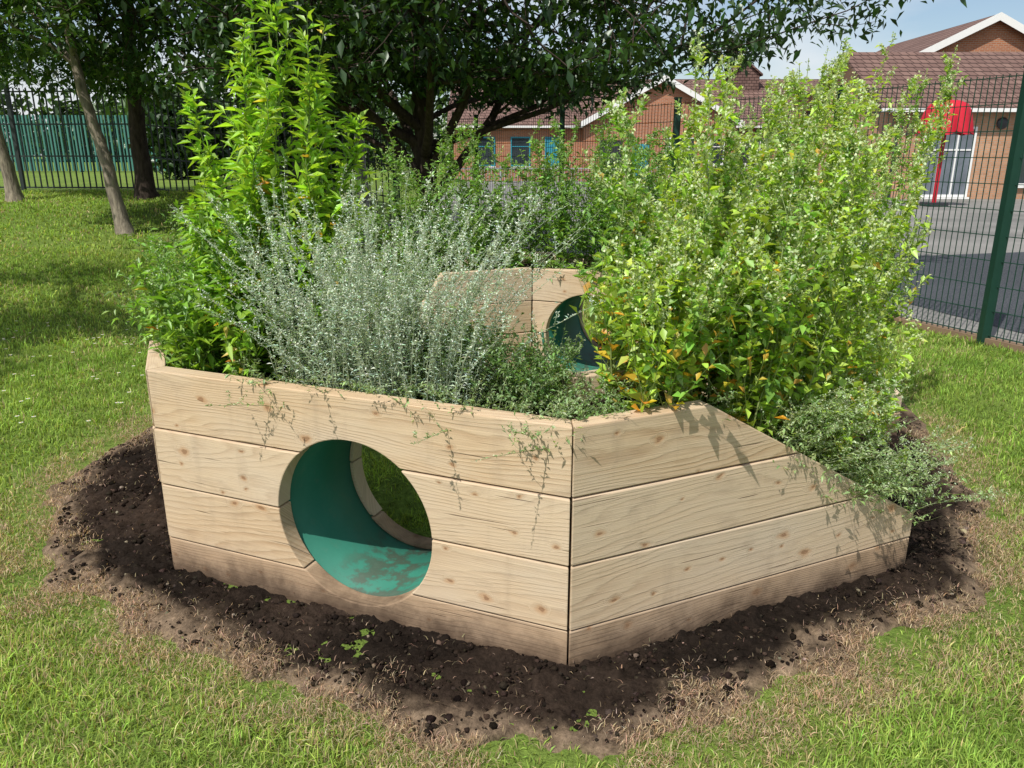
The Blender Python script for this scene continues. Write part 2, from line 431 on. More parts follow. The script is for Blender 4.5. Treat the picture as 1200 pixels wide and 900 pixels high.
for rot in (False, True):
    nm = 'back' if rot else 'front'
    Ai, Bi, Ci, A2i = INNER[rot]; dep = .85 if rot else DB
    dAB = B-A; L = np.linalg.norm(dAB); dn = dAB/L
    P = np.array([-.519, 2.263]); sc = float(np.dot(P-A, dn))
    wall_hole(A, B, sc, .346, .292, rot, 1, nm+'_outer')
    din = (Bi-Ai)/np.linalg.norm(Bi-Ai); n_in = np.array([.379, .925])
    sci = float(np.dot(P+n_in*dep-Ai, din))
    wall_hole(Ai, Bi, sci, .346, .285, rot, -1, nm+'_inner')
    wall_slope(B, C_, .47, .235, rot, 1, nm+'_outer_wing')
    wall_slope(A, A2, .47, .235, rot, -1, nm+'_outer_wing')
    fl = .62 if rot else .25
    wall_slope(Bi, Ci, fl, .235 if not rot else .57, rot, -1, nm+'_inner_wing', -.2)
    wall_slope(Ai, A2i, .25, .235, rot, 1, nm+'_inner_wing', -.2)
    for p, q, td in ((C_, Ci, 1), (A2, A2i, -1)):
        v = (q-p); Lq = np.linalg.norm(v); pp = p+v/Lq*.07; qq = q-v/Lq*.02
        Lr = np.linalg.norm(qq-pp)
        board([(.0, -.08), (Lr, -.08), (Lr, .2), (.0, .2)], pp, qq, rot, td, 0, 0, nm+'_end_board')
    mb = MB(); N = 64
    def ring(r, dist):
        th = np.arange(N)/N*2*np.pi
        c0 = np.append(P+n_in*dist, .346)
        d3 = np.append(dn, 0)
        return c0+r*(np.cos(th)[:, None]*d3+np.sin(th)[:, None]*np.array([0, 0, 1.]))
    d1 = dep-.003
    rings = [ring(.299, .063), ring(.299, d1), ring(.315, d1), ring(.315, .063)]
    V = np.concatenate(rings)
    if rot: V[:, :2] = 2*O-V[:, :2]
    V[:, 0] -= O[0]; V[:, 1] -= O[1]
    F = []
    for k in range(4):
        k2 = (k+1) % 4
        for j in range(N):
            a, b = k*N+j, k*N+(j+1) % N; c, d = k2*N+(j+1) % N, k2*N+j
            F += [[a, b, c], [a, c, d]]
    mb.add(V, F, [.03, .3, .2])
    mb.build(nm+'_tunnel_pipe', M_pipe, planter, smooth=False)
    outer = [A2, A, B, C_]; inner = [A2i, Ai, Bi, Ci]
    rows = []
    for seg in range(3):
        for t in np.linspace(0, 1, 14, endpoint=(seg == 2)):
            o = outer[seg]*(1-t)+outer[seg+1]*t; i_ = inner[seg]*(1-t)+inner[seg+1]*t
            if seg == 1: h = .70
            else:
                s = (t if seg == 2 else 1-t)*1.44
                h = .70 if s < .47 else .70-(s-.47)/.97*.54
            rows.append([(o+(i_-o)*q, h+.02*noise.noise(Vector((o[0]*6+q*9, o[1]*6, 0)))) for q in np.linspace(.09, .93, 10)])
    V = []; F = []
    for r_ in rows:
        for p, h in r_:
            if rot: p = 2*O-p
            V.append((p[0]-O[0], p[1]-O[1], h))
    for a in range(len(rows)-1):
        for b in range(9):
            F.append((a*10+b, a*10+b+1, a*10+b+11, a*10+b+10))
    so_ = polymesh(nm+'_soil', planter, V, F, M_soil)
    ca = so_.data.color_attributes.new('Col', 'FLOAT_COLOR', 'POINT')
    for d_ in ca.data: d_.color = (.03, .022, .016, 1)

# ------------------------------------------------------------------ soil bed around
bp = np.array([(-2.10, 4.24), (-2.2, 3.43), (-1.72, 2.46), (-1.12, 2.10), (-.50, 1.84), (0, 1.62), (.24, 1.58), (.604, 1.76), (1.063, 2.0),
               (1.68, 2.37), (2.08, 3.06), (2.3, 3.77), (2.5, 4.8), (1.7, 6.1), (.1, 6.5), (-1.5, 6.0), (-2.2, 5.1)])
ang = np.arctan2(bp[:, 1]-O[1], bp[:, 0]-O[0]); rad = np.hypot(bp[:, 0]-O[0], bp[:, 1]-O[1])
o_ = np.argsort(ang); ang, rad = ang[o_], rad[o_]
ang3 = np.concatenate([ang-2*np.pi, ang, ang+2*np.pi]); rad3 = np.tile(rad, 3)
def vn(x, y, sc, seed=0):
    x = np.asarray(x)*sc+seed*17.3; y = np.asarray(y)*sc+seed*9.1
    xi = np.floor(x); yi = np.floor(y); fx = x-xi; fy = y-yi
    fx = fx*fx*(3-2*fx); fy = fy*fy*(3-2*fy)
    def h(a, b): v = np.sin(a*127.1+b*311.7+seed*74.7)*43758.5453; return v-np.floor(v)
    return (h(xi, yi)*(1-fx)+h(xi+1, yi)*fx)*(1-fy)+(h(xi, yi+1)*(1-fx)+h(xi+1, yi+1)*fx)*fy
def fbm(x, y, sc, seed=0, o=4):
    s = 0; a = .5
    for k in range(o): s = s+a*vn(x, y, sc*2**k, seed+k); a *= .5
    return s/(1-.5**o)
def rel(x, y):
    dx, dy = x-O[0], y-O[1]
    rb = np.interp(np.arctan2(dy, dx), ang3, rad3)
    return np.hypot(dx, dy)-rb+(fbm(x, y, 4, 3, 5)-.5)*.24
xs = np.arange(-2.6, 3.0, .012)
ys = np.concatenate([np.arange(1.35, 3.2, .012), np.arange(3.2, 7.0, .05)])
X, Y = np.meshgrid(xs, ys)
R = rel(X, Y)
H = .016+(fbm(X, Y, 7, 5)-.5)*.05+(fbm(X, Y, 34, 8, 3)-.5)*.046
H = H*sm(-R/.14)+(-.03)*(1-sm(-R/.10+.35))+.004
nr = fbm(X, Y, 6, 12); nr2 = fbm(X, Y, 30, 13)
strawf = np.clip(sm((R+.21)/.15+(nr-.5)*1.3)*(.85+2.0*(nr2-.5)), 0, 1)
dark = np.array([.015, .011, .0085]); brn = np.array([.05, .034, .025]); stc = np.array([.20, .145, .098])
cc = dark+(brn-dark)*sm((fbm(X, Y, 3, 20)-.40)/.4)[..., None]*.6
cc = cc*(1-strawf[..., None])+stc*strawf[..., None]
gf = sm((R+.06)/.10)[..., None]*.7; cc = cc*(1-gf)+np.array([.17, .19, .06])*gf
court = sm((1.42-np.hypot(X-O[0], Y-O[1]))/.12)[..., None]; cc = cc*(1-court)+np.array([.10, .16, .03])*court
V = np.stack([X, Y, H], -1).reshape(-1, 3); nx = len(xs); ny = len(ys)
jj, ii = np.meshgrid(np.arange(ny-1), np.arange(nx-1), indexing='ij'); a = (jj*nx+ii).ravel()
keep = (R[:-1, :-1].ravel() < .12)
a = a[keep]
F = np.stack([np.stack([a, a+1, a+nx+1], 1), np.stack([a, a+nx+1, a+nx], 1)], 1).reshape(-1, 3)
mb = MB(); mb.add(V, F, cc.reshape(-1, 3))
ico = bmesh.new(); bmesh.ops.create_icosphere(ico, subdivisions=1, radius=1)
iv = np.array([v.co[:] for v in ico.verts]); ifc = np.array([[v.index for v in f.verts] for f in ico.faces]); ico.free()
def scatter(n, x0, x1, y0, y1): return rng.uniform(x0, x1, n), rng.uniform(y0, y1, n)
cx, cy = scatter(60000, -2.4, 2.5, 1.4, 4.2); rr = rel(cx, cy)
kp = (rr < -.07) & (rng.random(len(cx)) < .3+.7*fbm(cx, cy, 4, 31)) & (np.hypot(cx-O[0], cy-O[1]) > 1.4); cx, cy = cx[kp], cy[kp]
sz = np.exp(rng.normal(-5.35, .5, len(cx))); sz = np.clip(sz, .002, .016)
jit = 1+rng.uniform(-.35, .35, (len(cx), len(iv), 3))
V = iv[None]*jit*sz[:, None, None]*np.array([1, 1, .75])
V = V+np.stack([cx, cy, .017+(fbm(cx, cy, 7, 5)-.5)*.05], -1)[:, None, :]
Fc = (ifc[None]+np.arange(len(cx))[:, None, None]*len(iv)).reshape(-1, 3)
ccol = vary([.024, .017, .013], len(cx), .55, .06); pale = rng.random(len(cx)) < .03; ccol[pale] = vary([.20, .16, .12], pale.sum(), .3, .05)
mb.add(V.reshape(-1, 3), Fc, np.repeat(ccol, len(iv), 0))
mb.build('soil_bed', M_soil)

def blades(mb, P, D, L, W, C, bend, bd=.55):
    N = len(P); up = np.array([0, 0, 1.])
    L = L[:, None]; W = W[:, None]; bend = bend[:, None]
    Sd = norm(np.cross(D, up)+rng.normal(0, .25, (N, 3)))
    m = P+up*L*.55*(1-bend*.35)+D*L*bend*.35
    t = P+up*L*(1-bend*.65)+D*L*bend*.9
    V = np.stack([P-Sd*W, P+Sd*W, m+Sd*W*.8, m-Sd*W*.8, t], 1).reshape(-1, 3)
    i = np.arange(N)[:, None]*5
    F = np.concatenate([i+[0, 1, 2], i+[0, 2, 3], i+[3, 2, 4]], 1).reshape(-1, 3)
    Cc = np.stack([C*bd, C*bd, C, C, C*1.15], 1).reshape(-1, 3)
    mb.add(V, F, Cc)
def hd(N):
    a = rng.uniform(0, 2*np.pi, N); return np.stack([np.cos(a), np.sin(a), np.zeros(N)], -1)
mb = MB()
cx, cy = scatter(620000, -2.7, 2.9, 1.2, 4.4); rr = rel(cx, cy)
front = np.where(cy < 3.0, 1.0, .5)
pr = front*sm((rr+.26)/.20)*sm((.22-rr)/.20)*np.clip((fbm(cx, cy, 8, 41)-.34)*3.4, 0, 1)
kp = rng.random(len(cx)) < pr; cx, cy = cx[kp], cy[kp]; N = len(cx)
blades(mb, np.stack([cx, cy, .006+rng.uniform(0, .014, N)], -1), hd(N), rng.uniform(.010, .034, N), rng.uniform(.0006, .0013, N),
       vary([.44, .325, .225], N, .38, .07), rng.uniform(.5, 1.1, N), .75)
cx, cy = scatter(14000, -2.3, 2.4, 1.5, 4.2); rr = rel(cx, cy); kp = (rr < -.1) & (rng.random(14000) < .4); cx, cy = cx[kp], cy[kp]; N = len(cx)
blades(mb, np.stack([cx, cy, .024+rng.uniform(0, .012, N)], -1), hd(N), rng.uniform(.006, .028, N), rng.uniform(.0007, .0016, N), vary([.22, .16, .11], N, .45, .08), rng.uniform(.9, 1.2, N), .9)
mb.build('dry_straw', M_blade)

# ------------------------------------------------------------------ lawn grass blades
mb = MB()
def lawn(n, x0, x1, y0, y1, Lr, Wr):
    cx, cy = scatter(n, x0, x1, y0, y1)
    kp = np.abs(cx) < .72*cy+.35
    rr = rel(cx, cy)
    kp &= (rng.random(n) < sm((rr+.13)/.34)**1.2) | (np.hypot(cx-O[0]+.0, cy-O[1]) < 1.36)
    kp &= ~((cx > np.interp(cy, [3.6, 6.2, 8, 9.7, 11.7, 13.7, 15.5], [5.1, 4.05, 3.35, 2.05, .85, -.45, -2.05])))
    thin = fbm(cx, cy, 2.2, 51)
    kp &= rng.random(n) < np.clip(.15+1.6*thin, 0, 1)
    cx, cy = cx[kp], cy[kp]; rr = rr[kp]; N = len(cx)
    f1 = fbm(cx, cy, .9, 61)[:, None]; f2 = fbm(cx, cy, 7, 62)[:, None]; f3 = fbm(cx, cy, 2.6, 66)[:, None]
    c = np.array([.19, .34, .055])*(1-f1)+np.array([.39, .50, .12])*f1
    c = c*(.50+.65*f2+.40*f3)
    yl = (rng.random(N) < .06+.22*sm((f3[:, 0]-.5)/.2)+.85*sm((.36-rr)/.38)*np.clip(fbm(cx, cy, 4, 63)*1.6-.15, 0, 1))[:, None]
    yl &= (np.hypot(cx-O[0], cy-O[1]) > 1.4)[:, None]
    c = np.where(yl, np.array([.48, .41, .22]), c)
    c = c*np.exp(rng.normal(0, .25, (N, 1)))*np.exp(rng.normal(0, .06, (N, 3)))
    c = np.clip(c, 0, .85)
    L = rng.uniform(*Lr, N)*(.40+1.2*f2[:, 0])*np.where(np.hypot(cx-O[0], cy-O[1]) < 1.4, 1, (.5+.5*sm((rr+.1)/.4))); W = rng.uniform(*Wr, N)
    blades(mb, np.stack([cx, cy, terr(cx, cy)-.002], -1), hd(N), L, W, c, rng.uniform(.15, 1.0, N), .5)  # last argument darkens blade bases: shade between clumps painted into the colour
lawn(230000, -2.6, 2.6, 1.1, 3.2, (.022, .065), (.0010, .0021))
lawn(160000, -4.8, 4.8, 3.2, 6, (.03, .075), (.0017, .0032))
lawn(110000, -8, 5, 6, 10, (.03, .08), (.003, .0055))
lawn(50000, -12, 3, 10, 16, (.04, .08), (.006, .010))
mb.build('lawn_grass', M_blade)
mb = MB()
for k in range(90):
    x, y = rng.uniform(-4.5, -2.2), rng.uniform(3.6, 6.8)
    if rel(np.array([x]), np.array([y]))[0] < .1: continue
    z = float(terr(x, y))+.06; n = 8; th = np.arange(n)/n*2*np.pi
    V = [[x, y, z]]+[[x+.012*math.cos(t), y+.012*math.sin(t), z+.002] for t in th]
    mb.add(V, [[0, i+1, (i+1) % n+1] for i in range(n)], [.8, .8, .78])
    V = [[x, y, z+.006]]+[[x+.004*math.cos(t), y+.004*math.sin(t), z+.004] for t in th]
    mb.add(V, [[0, i+1, (i+1) % n+1] for i in range(n)], [.7, .5, .03])
mb.build('daisies', M_blade)

# ------------------------------------------------------------------ herb plants
def herb(mb, root, h, lean, nb, blen, leafL, leafR, nleaf, bleaf, lc, sc, spike=0, spc=None, spsz=.007, r=.003, updeg=.9, yellow=0.0, tmin=.12, spfrac=.3, tmid=.35):
    root = np.asarray(root, float); lean = np.asarray([*lean, 0.])
    t = np.linspace(0, 1, 9)
    wig = np.cumsum(rng.normal(0, .012, (9, 3)), 0)*h
    pts = root+np.array([0, 0, 1.])*h*t[:, None]*(1-.08*t[:, None])+lean*(t**1.6)[:, None]+wig
    tube(mb, pts, r*(1-.75*t), 4, sc)
    def at(tt): return np.stack([np.interp(tt, t, pts[:, k]) for k in range(3)], -1)
    LP, LD, LL = [], [], []; SP = []; SD = []
    tt = np.sort(rng.uniform(tmin, 1, nleaf)); az = np.arange(nleaf)*2.4+rng.normal(0, .3, nleaf)
    LP.append(at(tt)); LD.append(np.stack([np.cos(az), np.sin(az), rng.uniform(.0, .9, nleaf)], -1))
    LL.append(leafL[0]+(leafL[1]-leafL[0])*tt)
    if spike:
        ns = int(spike*2); ts = rng.uniform(1-spfrac, 1.0, ns); SP.append(at(ts)); SD.append(rng.normal(size=(ns, 3))+[0, 0, .8])
    for k in range(nb):
        tb = rng.uniform(.08, .95); az = rng.uniform(0, 2*np.pi); bl = blen*(1.15-tb)*rng.uniform(.6, 1.2)
        d = np.array([math.cos(az), math.sin(az), updeg*rng.uniform(.6, 1.5)]); d /= np.linalg.norm(d)
        s = np.linspace(0, 1, 5)[:, None]
        bp_ = at(np.array([tb]))+d*bl*s+np.array([0, 0, 1])*bl*.25*s**2+np.cumsum(rng.normal(0, .02, (5, 3)), 0)*bl
        tube(mb, bp_, r*.45*(1-.7*s[:, 0]), 3, sc)
        ss = rng.uniform(.1, 1, bleaf)
        q = np.stack([np.interp(ss, s[:, 0], bp_[:, j]) for j in range(3)], -1)
        LP.append(q); LD.append(d*.8+rng.normal(0, .7, (bleaf, 3))); LL.append((leafL[0]+(leafL[1]-leafL[0])*tb)*rng.uniform(.5, .95, bleaf))
        if spike and tb > tmid:
            ns = int(spike*rng.uniform(.5, 1)); ss = rng.uniform(.5, 1.02, ns)
            SP.append(np.stack([np.interp(ss, s[:, 0], bp_[:, j]) for j in range(3)], -1)); SD.append(d+rng.normal(0, .8, (ns, 3)))
    P_, D_, L_ = np.concatenate(LP), np.concatenate(LD), np.concatenate(LL)*rng.uniform(.7, 1.25, sum(map(len, LP)))
    c = vary(lc, len(P_), .26, .07)
    if yellow:
        hgt = (P_[:, 2]-root[2])/h
        m = rng.random(len(P_)) < yellow*np.clip(1.3-hgt*1.6, .05, 1)
        c[m] = vary([.70, .44, .05], m.sum(), .2, .12)
    leaves(mb, P_, D_, L_, L_*leafR, c, .18, .2)
    if SP:
        P_ = np.concatenate(SP); D_ = np.concatenate(SD); P_ = P_+rng.normal(0, spsz*.55, P_.shape)
        leaves(mb, P_, D_, spsz*rng.uniform(.7, 1.4, len(P_)), spsz*.8, vary(spc, len(P_), .2, .05), .3, 0)

def band(s, q, seg, rot=False):
    Ai, Bi, Ci, A2i = INNER[rot]
    o = [(A2, A), (A, B), (B, C_)][seg]; i_ = [(A2i, Ai), (Ai, Bi), (Bi, Ci)][seg]
    p = (o[0]*(1-s)+o[1]*s)*(1-q)+(i_[0]*(1-s)+i_[1]*s)*q
    dd = (s if seg == 2 else 1-s)*1.44
    h = .69 if seg == 1 or dd < .47 else .69-(dd-.47)/.97*.54
    if rot: p = 2*O-p
    return np.array([p[0], p[1], h])

# tall bright leafy plant (left)
mb = MB(); br = [.32, .52, .05]
tall = [(.19, .6, 1, 1.66, (.12, .0)), (.13, .7, 1, 1.36, (.0, .0)), (.24, .7, 1, 1.12, (.06, .05)), (.05, .6, 1, 1.05, (-.04, 0)), (.19, .5, 1, 1.15, (.05, 0)),
        (.30, .8, 1, 1.05, (.12, .05)), (.95, .6, 0, .85, (-.04, 0)), (.03, .8, 1, 1.10, (-.03, .0)), (.21, .8, 1, 1.50, (.08, 0)), (.14, .6, 1, 1.28, (.08, .02)),
        (.85, .8, 0, 1.0, (-.02, 0)), (.26, .75, 1, 1.30, (.04, .02))]
for s, q, seg, h, ln in tall:
    herb(mb, band(s, q, seg), h, ln, 30, .19, (.11, .055), .27, 110, 13, br, [.2, .3, .06], r=.0045, updeg=1.3, yellow=.05)
for k in range(40):
    herb(mb, band(rng.uniform(.0, .26), rng.uniform(.15, .95), 1), rng.uniform(.35, .85), rng.normal(0, .07, 2), 13, .22, (.085, .045), .32, 50, 10, [.22, .40, .04], [.2, .3, .06], r=.003, yellow=.05, tmin=.03)
mb.build('tall_goldenrod_plant', M_leaf)
mb = MB()
for k in range(54):
    herb(mb, band(rng.uniform(.42, 1), rng.uniform(.1, .95), 0), rng.uniform(.25, .66), rng.normal(0, .08, 2)+[-.02, 0], 11, .25, (.055, .028), .32, 38, 10, [.19, .35, .055], [.2, .3, .08], spike=9, spc=[.36, .45, .22], spsz=.007, r=.0025, tmin=.02)
mb.build('leafy_herb_plant', M_leaf)
# silver wormwood bush
mb = MB()
for k in range(250):
    a_ = rng.uniform(0, 2*np.pi); rr_ = math.sqrt(rng.random())*.14
    c0 = band(rng.choice([.36, .44, .52, .60, .66]), .40, 1)
    root = c0+[rr_*math.cos(a_), rr_*math.sin(a_)*.8, -.02]
    h = rng.uniform(.50, .92); sp = rng.uniform(.05, .46)
    herb(mb, root, h*(1-sp*.35), (math.cos(a_)*sp*1.1+.02, math.sin(a_)*sp*.5), 3, .12, (.022, .014), .22, 82, 12, [.43, .54, .45], [.42, .48, .34], spike=20, spc=[.64, .72, .62], spsz=.0064, r=.0018, updeg=2.8, tmin=.03, spfrac=.6)
mb.build('silver_wormwood_bush', M_silver)
# low wispy herbs along the front edge
mb = MB()
for k in range(95):
    s = rng.uniform(.22, .99); q = rng.uniform(.08, .85)
    herb(mb, band(s, q, 1), rng.uniform(.06, .22), rng.normal(0, .12, 2)+[.02, -.05], 7, .13, (.024, .015), .35, 26, 10, [.24, .36, .14], [.27, .31, .15], spike=7, spc=[.40, .47, .28], spsz=.005, r=.0015, updeg=.5, tmin=.02)
for k in range(30):
    herb(mb, band(rng.uniform(.0, .4), rng.uniform(.08, .7), 2), rng.uniform(.05, .2), rng.normal(0, .10, 2), 6, .12, (.025, .016), .35, 20, 9, [.20, .34, .1], [.24, .28, .12], spike=5, spc=[.34, .41, .23], spsz=.005, r=.0015, updeg=.5, tmin=.02)
for k in range(60):
    s = rng.uniform(.55, .98)
    herb(mb, band(s, rng.uniform(.5, 1.0), 1), rng.uniform(.18, .42)*(1.2-s*.55), rng.normal(0, .08, 2), 10, .20, (.035, .02), .33, 36, 11, [.17, .30, .08], [.15, .2, .08], spike=8, spc=[.30, .38, .23], spsz=.006, r=.002, updeg=1, tmin=.02)
mb.build('low_wispy_herbs', M_leaf)
# right mass: fat hen
mb = MB(); yg = [.38, .55, .07]
def fh(root, h, lean, y=.07, nl=54, nb=18):
    herb(mb, root, h, lean, nb, .33, (.064, .032), .50, nl, 14, yg if rng.random() < .75 else [.22, .40, .055], [.30, .38, .12], spike=46, spc=[.52, .61, .34], spsz=.0115, r=.0042, updeg=1.5, yellow=y, tmin=.03, tmid=.45, spfrac=.28)
for k in range(54):
    s = rng.uniform(.14, .98); q = rng.uniform(.2, 1.3); r0 = band(s, min(q, .95), 2)
    top = rng.uniform(1.2, 1.86) if rng.random() < .85 else rng.uniform(1.85, 2.05)
    fh(r0, top-r0[2], rng.normal(0, .10, 2)+[.20*s+.01, .02], .12)
for k in range(44):
    s = rng.uniform(.15, 1.0); r0 = band(s, rng.uniform(.1, .9), 2)
    fh(r0, rng.uniform(.4, .8), rng.normal(0, .07, 2)+[.14*s, 0], .20, 50, 12)
for k in range(40):
    s = rng.uniform(.0, .9); q = rng.uniform(.02, .8); r0 = band(s, q, 0, True)
    fh(r0, rng.uniform(1.45, 2.2)-r0[2], rng.normal(0, .09, 2)+[.18, -.03], .05)
for k in range(50):
    s = rng.uniform(-.05, .95); r0 = band(s, rng.uniform(.05, .95), 0, True)
    fh(r0, rng.uniform(.4, .9), rng.normal(0, .08, 2)+[rng.choice([-.12, .2]), -.06], .06, 50, 12)
mb.build('fat_hen_plant', M_leaf)
mb = MB()
for k in range(90):
    r0 = band(rng.uniform(.55, 1.0), rng.uniform(.0, .9), 2)
    herb(mb, r0, rng.uniform(.14, .42), (rng.uniform(-.04, .42), rng.uniform(-.26, .06)), 9, .24, (.03, .018), .35, 30, 11, [.30, .43, .17], [.32, .38, .2], spike=13, spc=[.48, .56, .37], spsz=.0065, r=.002, updeg=.25, tmin=.02)
mb.build('trailing_herb_plant', M_leaf)
# back planter bushes
mb = MB(); mg = [.17, .33, .05]
for k in range(50):
    r0 = band(rng.uniform(.0, 1), rng.uniform(.1, .8), 1, True)
    herb(mb, r0, rng.uniform(.6, 1.2), rng.normal(0, .1, 2), 17, .28, (.075, .04), .35, 55, 12, mg, [.2, .28, .08], spike=16, spc=[.36, .46, .2], spsz=.010, r=.004, tmin=.03)
for k in range(34):
    r0 = band(rng.uniform(.05, .95), rng.uniform(.15, .85), 2, True)
    herb(mb, r0, rng.uniform(1.2, 1.85)-r0[2], rng.normal(0, .1, 2), 17, .28, (.075, .04), .35, 55, 12, mg, [.2, .28, .08], spike=16, spc=[.36, .46, .2], spsz=.010, r=.004, tmin=.03)
for k in range(14):
    r0 = band(rng.uniform(.15, .95), rng.uniform(.82, .93), 1, True)
    herb(mb, r0, rng.uniform(.12, .3), (rng.uniform(-.1, .1), rng.uniform(-.22, -.08)), 9, .2, (.05, .03), .35, 26, 10, mg, [.2, .28, .08], spike=6, spc=[.36, .46, .2], spsz=.008, r=.0025, updeg=.1, tmin=.03)
mb.build('mugwort_plant', M_leaf)

# ------------------------------------------------------------------ trees
def tree(name, base, trunk_pts, r0, limbs, levels=(6, 6), tw=.8, nleaf=90, leafL=.09, lc=(.035, .085, .014), bark=None, spread=.16, lenk=(.5, .45), droop=.1, zmin=2.3, zslope=0):
    e = empty(name, base)
    wb = MB(); lb = MB(); bc = [.1, .1, .1]
    tp = np.array(trunk_pts, float); nT = len(tp); zl = zmin-base[2]
    def zcut(x): return zl+zslope*np.maximum(0, x-2.2)
    tt = np.linspace(0, 1, nT*4); tp2 = np.stack([np.interp(tt, np.linspace(0, 1, nT), tp[:, k]) for k in range(3)], -1)
    tp2[1:] += rng.normal(0, r0*.12, (len(tp2)-1, 3))
    rr = r0*(1-.6*tt); rr[0] *= 1.5; rr[1] *= 1.12
    tube(wb, tp2, rr, 10, bc)
    def leafc(P_):
        P_ = P_[P_[:, 2] > zcut(P_[:, 0])+rng.normal(0, .12, len(P_))]
        n = len(P_)
        if n == 0: return
        L = leafL*rng.uniform(.6, 1.3, n)
        c = vary(lc, n, .28, .08)
        leaves(lb, P_, rng.normal(0, .8, (n, 3))+[0, 0, -.25], L, L*.5, c, .15, .15)
    def br(p, d, L, r, lev):
        n = 6; pts = [p]; dd = np.array(d, float)
        for i in range(n):
            dd = dd+rng.normal(0, .16, 3)+np.array([0, 0, -droop if lev > 0 else .03])
            if pts[-1][2] < zcut(pts[-1][0])+.15 and lev > 0: dd[2] = abs(dd[2])*.6
            dd /= np.linalg.norm(dd)
            pts.append(pts[-1]+dd*L/n)
        pts = np.array(pts)
        if lev >= 1 and pts[-1][2] < zcut(pts[-1][0]): return
        tube(wb, pts, np.linspace(r, r*.3, n+1), 6 if lev == 0 else 4, bc)
        if lev >= 2:
            ss = rng.uniform(.05, 1.05, nleaf)*n
            q = np.stack([np.interp(ss, np.arange(n+1), pts[:, k]) for k in range(3)], -1)
            leafc(q+rng.normal(0, spread, q.shape)*[1, 1, .7]); return
        for i in range(levels[lev]):
            s = rng.uniform(.3, 1)*n
            q = np.array([np.interp(s, np.arange(n+1), pts[:, k]) for k in range(3)])
            side = rng.normal(0, 1, 3); side[2] *= .5; nd = dd*.6+norm(side)*.9; nd /= np.linalg.norm(nd)
            br(q, nd, max(L*lenk[lev], .3)*rng.uniform(.7, 1.2) if lev == 0 else tw*rng.uniform(.6, 1.2), r*.4, lev+1)
    for t0, d, L in limbs:
        i = t0*(len(tp2)-1); p = np.array([np.interp(i, np.arange(len(tp2)), tp2[:, k]) for k in range(3)])
        d = np.array(d, float); d /= np.linalg.norm(d)
        br(p, d, L, r0*.42 if d[2] > .5 else r0*.26, 0)
    wb.build('trunk_and_branches', bark or M_bark, e, True); lb.build('crown_leaves', M_tleaf, e)
    return e
tree('cherry_tree', (-1.15, 10.6, 0), [(0, 0, 0), (.05, 0, .9), (-.02, .0, 1.8), (.0, .1, 3.0), (.1, .1, 5.0)], .17,
     [(.26, (.7, -.1, 1.0), 4.2), (.28, (-.6, -.2, 1.0), 3.4), (.34, (.3, -.7, 1), 3.6), (.36, (-.3, .9, .9), 3.5), (.42, (1, .3, .50), 4.9), (.45, (1, -.35, .38), 4.9),
      (.45, (-1, .2, .6), 3.8), (.5, (-.5, -.9, .6), 3.4), (.52, (.6, .8, .5), 4.2), (.6, (.9, 0, .32), 4.9), (.6, (-.9, -.4, .6), 3.4), (.75, (.3, -.6, .9), 3.2), (.8, (-.3, .5, .9), 3), (.95, (.2, .1, 1), 2.6), (.66, (.7, -.75, .35), 4.0), (.4, (.2, -1, .6), 3.6), (.38, (-.8, .5, .5), 3.6)],
     levels=(8, 7), tw=.85, nleaf=44, leafL=.12, lc=(.03, .072, .013), bark=M_bark2, droop=.06, zmin=2.15, zslope=.24)
def z(x, y): return float(terr(x, y))
def small(name, x, y, r, lc, bark, seed_l, tr, zm=2.5, nl=42):
    lm = []
    for k in range(seed_l):
        a = k*2.4+rng.uniform(-.3, .3); lm.append((rng.uniform(.45, .98), (math.cos(a), math.sin(a), rng.uniform(.4, 1.0)), rng.uniform(1.5, 2.6)))
    tree(name, (x, y, z(x, y)-.05), tr, r, lm, levels=(6, 6), tw=.7, nleaf=nl, leafL=.12, lc=lc, bark=bark, zmin=zm)
small('young_tree', -5.5, 11.1, .10, (.05, .11, .018), M_bark, 11, [(0, 0, 0), (-.12, 0, .9), (-.3, 0, 1.8), (-.42, .05, 3.0), (-.45, 0, 4.4)], 2.3)
small('young_tree.001', -6.6, 14.3, .17, (.035, .08, .014), M_bark2, 12, [(0, 0, 0), (-.05, 0, 1.0), (.05, 0, 2.2), (.1, 0, 3.4), (.1, 0, 5)], 2.7)
small('young_tree.002', -8.75, 13.9, .12, (.05, .11, .018), M_bark, 11, [(0, 0, 0), (-.1, 0, 1.0), (-.2, 0, 2.0), (-.25, 0, 3.4), (-.3, 0, 5)], 2.75)
small('birch_tree', -2.6, 13.4, .11, (.04, .09, .016), M_birch, 12, [(0, 0, 0), (.09, 0, 1.2), (.04, 0, 2.6), (-.08, 0, 4.0), (0, 0, 6)], 2.5)
small('young_tree.003', -6.3, 3.9, .12, (.05, .11, .018), M_bark, 10, [(0, 0, 0), (.05, 0, 1.2), (.0, 0, 2.4), (0, 0, 3.8), (0, 0, 5)], 2.9, 30)
small('young_tree.004', -4.6, 17.5, .14, (.035, .08, .014), M_bark2, 10, [(0, 0, 0), (.05, 0, 1.2), (.0, 0, 2.4), (0, 0, 3.8), (0, 0, 5)], 2.8)
mb = MB()
for k in range(70):
    x = rng.uniform(-110, 30); y = rng.uniform(75, 95); hh = rng.uniform(5, 10); n = 420
    if x > 12: hh *= .6
    th = norm(rng.normal(size=(n, 3))); rad_ = rng.uniform(.65, 1.08, n)[:, None]
    P_ = np.array([x, y, hh*.5])+th*rad_*np.array([hh*.5, hh*.4, hh*.5])
    P_ += rng.normal(0, .5, P_.shape); P_[:, 2] = np.maximum(P_[:, 2], .3)
    leaves(mb, P_, rng.normal(size=(n, 3)), .95, .7, vary(np.array([.06, .12, .03])*rng.uniform(.7, 1.3), n, .25, .06))
